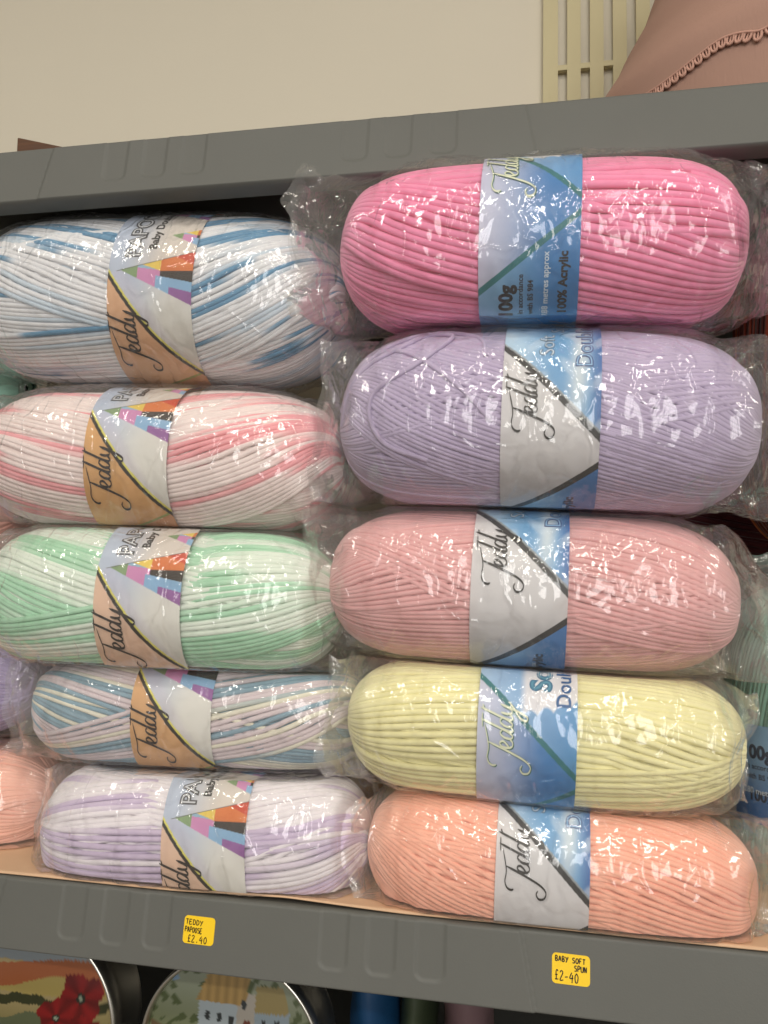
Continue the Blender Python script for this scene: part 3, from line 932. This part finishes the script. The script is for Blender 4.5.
# ------------------------------------------------------------------ things on top of the unit
# bell lampshade with a looped braid
YS = .235
cz = depth(P(835, 60, YS)) / F
cS = P(835, 90, YS); TDZ = TOPZ - .0015
hpx = np.array([-60, -30, 0, 24, 48, 66, 90, 130, 200, 300]); rpx = np.array([256, 238, 219, 209, 196, 186.5, 179, 165, 148, 130])
zs = cS[2] + hpx * cz; zs = zs - 0; rs_ = rpx * cz
zz = np.linspace(TDZ, zs[-1], 60); rr_ = np.interp(zz, zs, rs_)


def shade_r(z): return np.interp(z, zs, rs_)


shade = empty('lampshade', Matrix.Translation((cS[0], YS, TDZ)))
tag(shade, 'dusty pink fabric bell lampshade with looped braid on top of the shelving', 'lampshade')
m = MB(); nk = 128
m.lathe(np.concatenate([np.stack([rr_, zz - TDZ], 1), np.stack([rr_[::-1] - .002, zz[::-1] - TDZ], 1)]), k=nk)
m.V[0] = m.V[0]
M_fab = plain('pink_shade_fabric', (168, 134, 120), .8, .2, bump=(700, .35, .0006, 3, (1, 1, .15)), var=(9, .05))
M_braid = plain('pink_braid', (194, 152, 136), .75, .2)
m.build('fabric_cover', M_fab, shade)


def hit_shade(px, py):
    d = M @ np.array([(px - 384) / F, -(py - 512) / F, -1]); last = None
    for t in np.linspace(.3, 1.2, 4000):
        q = CAM + d * t
        if math.hypot(q[0] - cS[0], q[1] - YS) <= shade_r(q[2]): return math.atan2(q[1] - YS, q[0] - cS[0]), q[2]
    return None


tr = [hit_shade(*q) for q in ((640, 100), (660, 87), (680, 72), (700, 56), (715, 44), (728, 37), (745, 33), (762, 33))]
tr = [q for q in tr if q]
th = np.array([q[0] for q in tr]); hz = np.array([q[1] for q in tr])
# mirror about its crest, then repeat around the shade
thc = th[-1]; per = 2 * (thc - th[0]); nrep = max(3, round(2 * math.pi / abs(per))); kk = (2 * math.pi / nrep) / per
loc_t = np.concatenate([(th - thc), -(th[:-1] - thc)[::-1]]); loc_h = np.concatenate([hz, hz[:-1][::-1]])
o_ = np.argsort(loc_t); loc_t = loc_t[o_]; loc_h = loc_h[o_]
m = MB()
for rp in range(nrep):
    ta = np.linspace(loc_t[0], loc_t[-1], 240); ha = np.interp(ta, loc_t, loc_h)
    ha = np.convolve(np.pad(ha, 6, 'edge'), np.ones(13) / 13, 'valid')
    ta = ta * (abs(kk) if rp else 1) + thc + rp * 2 * math.pi / nrep
    r = shade_r(ha) + .0012
    path = np.stack([r * np.cos(ta), r * np.sin(ta), ha - TDZ], -1)
    dl = np.concatenate([[0], np.cumsum(np.linalg.norm(np.diff(path, axis=0), axis=1))])
    up = np.array([0, 0, 1.0])
    m.tube(path[::3] + [0, 0, .0002], .0009, k=6)
    nl = int(dl[-1] / .0058)
    for i in range(nl):
        s0 = (i + .5) * .0058
        ctr = np.array([np.interp(s0, dl, path[:, k]) for k in range(3)])
        c2 = np.array([np.interp(s0 + .001, dl, path[:, k]) for k in range(3)]); tg = (c2 - ctr) / (np.linalg.norm(c2 - ctr) + 1e-9)
        rad = np.array([ctr[0], ctr[1], 0]); rad /= np.linalg.norm(rad); dn = np.cross(tg, rad); dn = dn if dn[2] < 0 else -dn
        a = np.linspace(-.5, math.pi + .5, 12)
        lp = ctr + dn * .0026 + (np.cos(a)[:, None] * tg * .0023 + np.sin(a)[:, None] * dn * .0036) + rad * .0006
        m.tube(lp, .0010, k=6)
        m.tube(np.array([ctr + dn * .001 + tg * .0001, ctr + dn * .0052]) + rad * .0004, .0007, k=5)
m.build('braid_trim', M_braid, shade)

# slotted vent on the wall
va = P(543, 60, WY - .008); vz = depth(va) / F
xl = va[0]; wpx = vz * 1.04
M_vent = plain('cream_vent_plastic', (206, 196, 158), .5, .3)
m = MB(); y0, y1 = WY - .011, WY - .005
z_bar = P(575, 66, y0)[2]; zt = z_bar + .20; zb = z_bar - .12
barw, gapw, nb = 12.5 * wpx, 8.6 * wpx, 11
xr = xl + 14 * wpx + nb * (barw + gapw)
m.box((xl, y0, zb), (xl + 14 * wpx, y1, zt))
for i in range(nb):
    x = xl + 14 * wpx + gapw + i * (barw + gapw)
    m.box((x, y0, zb), (x + barw, y1, zt))
for z in (z_bar, z_bar + .15, zt - .01, zb):
    x = xl + 14 * wpx
    for i in range(nb): m.box((x + i * (barw + gapw), y0 + .0004, z - 2.6 * wpx), (x + gapw + i * (barw + gapw), y1, z + 2.6 * wpx))
m.box((xl, y1, zb), (xl + .004, WY - .0003, zt)); m.box((xr - .004, y1, zb), (xr, WY - .0003, zt))
vent = m.build('air_vent', M_vent, smooth=False)
tag(vent, 'cream slotted air vent on the wall behind the lampshade', 'vent')

# brown wooden tray end standing on the top deck
a = P(17, 137, .10); b = P(80, 150, .10)
m = MB(); th_ = .012; hgt = a[2] - TDZ; x0 = a[0]; x1 = x0 + .16
V = [(x0 + .002, 0, 0), (x1, 0, 0), (x1, 0, .03 * 0 + max(.01, hgt - (a[2] - b[2]) / (b[0] - a[0]) * (x1 - x0))), (x0, 0, hgt)]
V = [(x, .10, z + TDZ) for x, _, z in V] + [(x, .10 + th_, z + TDZ) for x, _, z in V]
m.add(V, [(0, 1, 2, 3), (7, 6, 5, 4), (4, 5, 1, 0), (5, 6, 2, 1), (6, 7, 3, 2), (7, 4, 0, 3)])
wd = bevel(m.build('wooden_board', M_wood, smooth=False), .0012)
tag(wd, 'dark brown wooden board with a sloping top edge standing on top of the shelving', 'board')

# ------------------------------------------------------------------ tins under the shelf
M_steel = plain('polished_steel', (200, 198, 190), .35, .5, metal=1)
M_print = vcol_mat('printed_tin', .4, .3, coat=.5, bump=(18, .25, .004, 2))


def tin_art_poppy(u, v):
    c = lerp(lin((178, 160, 116)), lin((128, 120, 72)), sstep(.5, -.2, v))
    c = np.where((v > .62)[..., None], lin((150, 160, 166)), c)
    band = (v > .42 + .08 * np.sin(u * 4)) & (v < .62 + .05 * np.sin(u * 3))
    c = np.where(band[..., None], lin((170, 98, 58)), c)
    c = np.where(((v > .3) & (v < .42 + .08 * np.sin(u * 4)))[..., None], lin((176, 158, 92)), c)
    hed = np.abs(v - .24 - .03 * np.sin(u * 17) * np.sin(u * 5)) < .05
    c = np.where(hed[..., None], lin((54, 58, 32)), c)
    hed = np.abs(v + .02 - .05 * np.sin(u * 9 + 1)) < .10
    c = np.where((hed & (u < .5))[..., None], lin((96, 104, 76)), c)
    c = np.where((v < -.12)[..., None], lin((150, 120, 104)), c)
    for cx, cy, r in ((.62, .30, .24), (.36, .09, .2), (.68, -.08, .2), (-.3, -.3, .22), (.2, -.62, .3), (-.6, -.55, .25), (-.55, .05, .13)):
        a = np.arctan2(v - cy, u - cx); rr = np.hypot(u - cx, v - cy)
        e = r * (1 + .13 * np.sin(a * 4 + cx * 9) + .06 * np.sin(a * 9))
        sh = .75 + .25 * np.sin(a * 5)
        c = np.where((rr < e)[..., None], lin((140, 24, 26)) * sh[..., None], c)
        c = np.where((rr < r * .2)[..., None], lin((40, 44, 36)), c); c = np.where((rr < r * .1)[..., None], lin((150, 160, 140)), c)
    return c


def tin_art_cottage(u, v):
    c = lerp(lin((120, 128, 92)), lin((150, 158, 140)), sstep(0, 1, v))
    n = np.sin(u * 23 + 3 * np.sin(v * 11)) * np.sin(v * 19 + 2 * np.sin(u * 13))
    c = np.where((n > .25)[..., None], lin((84, 96, 62)), c)

    def rect(x0, x1, y0, y1, col, sk=0):
        nonlocal c
        x0 -= .34; x1 -= .34; y0 += .13; y1 += .13
        vv = v - sk * (u - x0); c = np.where(((u > x0) & (u < x1) & (vv > y0) & (vv < y1))[..., None], lin(col), c)
    rect(-.5, -.3, .55, .68, (130, 160, 190))
    rect(-.02, .42, .10, .42, (168, 180, 186)); rect(.42, .62, .08, .52, (176, 170, 160)); rect(.62, 1.0, .06, .36, (150, 166, 176))
    u0, v0 = u, v; u = u + .34; v = v - .13
    ro = (v > .40) & (v < .74) & (u > -.06 + (v - .4) * .45) & (u < .5 + (v - .4) * .2)
    c = np.where(ro[..., None], lin((168, 138, 84)) * (1 + .18 * np.sin(u * 60))[..., None], c)
    ro = (v > .34) & (v < .6) & (u > .62) & (u < 1.0 - (v - .34) * .3)
    c = np.where(ro[..., None], lin((156, 140, 92)), c)
    u, v = u0, v0
    for x0, y0 in ((.06, .22), (.2, .22), (.34, .2), (.47, .36), (.7, .18), (.84, .18)): rect(x0, x0 + .05, y0, y0 + .09, (52, 58, 60))
    rect(.5, .58, .1, .26, (110, 60, 50)); rect(-.6, .0, -.1, .12, (112, 92, 66), -.2)
    c = np.where((v < -.1)[..., None], lin((140, 120, 84)), c)
    return c


def tin(label, px, py, rp, Y, art):
    c = P(px, py, Y); R = rp * depth(c) / F
    c[2] = LOWZ - .0013 + R
    root = empty('round_tin', Matrix.Translation((c[0], Y, c[2] - R))); tag(root, label, 'tin', 'round picture tins under the shelf')
    nr, na = 60, 160
    rr = np.linspace(0.001, 1, nr); aa = np.linspace(0, 2 * np.pi, na, endpoint=False)
    Rg, Ag = np.meshgrid(rr, aa, indexing='ij'); U, W = Rg * np.cos(Ag), Rg * np.sin(Ag)
    V = np.stack([U * R * .95, -.006 * (1 - Rg ** 2) + 0 * U, W * R * .95 + R], -1).reshape(-1, 3)
    me = mesh_from('picture_lid', V, grid_faces(nr, na, wrap_m=True), art(U, W).reshape(-1, 3) * .62); link('picture_lid', me, M_print, root)  # muted print, darkened further: shade under the shelf put into its colours
    m = MB(); m.lathe([(R * .935, .001), (R * .945, -.004), (R * .965, -.0055), (R * .985, -.004), (R * .992, .0), (R * .99, .006), (R * .965, .008), (R * .965, .03), (R * .975, .032), (R * .95, .034), (.001, .034)], (0, 0, R), 96, axis='y')
    m.build('rim', M_steel, root)
    return root


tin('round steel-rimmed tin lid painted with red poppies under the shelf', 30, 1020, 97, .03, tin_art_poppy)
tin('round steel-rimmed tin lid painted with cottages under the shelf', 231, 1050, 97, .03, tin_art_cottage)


# soft packages, mostly hidden behind the lower lip
def pouch(label, px, Y, w, h, col, cat='package', name='soft_package', d=.03):
    c = P(px, 1040, Y); m = MB(); nu, nv = 30, 40
    V = []
    for i in range(nu):
        t = i / (nu - 1)
        for j in range(nv):
            a = 2 * math.pi * j / nv; k = math.sin(math.pi * min(1, max(.02, t * .98 + .01))) ** .45
            x = math.cos(a) * w / 2 * (.75 + .25 * k); y = math.sin(a) * (.002 + d * k)
            n = noise.noise((x * 30 + px, y * 30, t * 5)) * .004
            V.append((x + n, y + n, t * h + n * .5 * (0 < t < 1)))
    Fs = grid_faces(nu, nv, wrap_m=True).tolist() + [list(range(nv))[::-1], [(nu - 1) * nv + j for j in range(nv)]]
    m.add(V, Fs); o = m.build(name, plain(cat + '_' + str(px), col, .45, .4, bump=(60, .3, .003, 3)))
    o.location = (c[0], Y, LOWZ - .0005)
    return tag(o, label, cat)


pouch('dark blue soft package standing under the shelf right of the tins', 376, .075, .030, .172, (20, 62, 100))
pouch('dark green soft package under the shelf', 418, .085, .024, .168, (52, 62, 44))
pouch('dull mauve soft package under the shelf', 468, .085, .034, .168, (104, 82, 86))

# ------------------------------------------------------------------ light
w = bpy.data.worlds.new('world'); SC.world = w; w.use_nodes = True
bg = w.node_tree.nodes['Background']; bg.inputs['Color'].default_value = L4((250, 242, 230)); bg.inputs['Strength'].default_value = .38


def area(name, loc, sx, sy, power, col, target=None):
    l = bpy.data.lights.new(name, 'AREA'); l.shape = 'RECTANGLE'; l.size = sx; l.size_y = sy; l.energy = power; l.color = col
    o = bpy.data.objects.new(name, l); COL.objects.link(o); o.location = loc
    if target is not None:
        d = Vector(target) - Vector(loc); o.rotation_euler = d.to_track_quat('-Z', 'Y').to_euler()
    return o


area('ceiling_lamp', (-.65, -.95, 1.42), .9, .12, 7, (1, .94, .84))
area('ceiling_lamp', (.75, -.95, 1.42), .9, .12, 7, (1, .94, .84))
area('ceiling_lamp', (.1, -2.0, 1.42), 1.2, .2, 26, (1, .96, .9))
area('window_daylight', (1.0, -3.4, .7), 1.6, 1.4, 46, (1, .98, .95), (0, 0, .15))

SC.view_settings.view_transform = 'Standard'; SC.view_settings.look = 'None'
SC.view_settings.exposure = 0.0; SC.view_settings.gamma = 1.0; SC.view_settings.use_curve_mapping = False
SC.cycles.transparent_max_bounces = 32
SC.cycles.max_bounces = 8
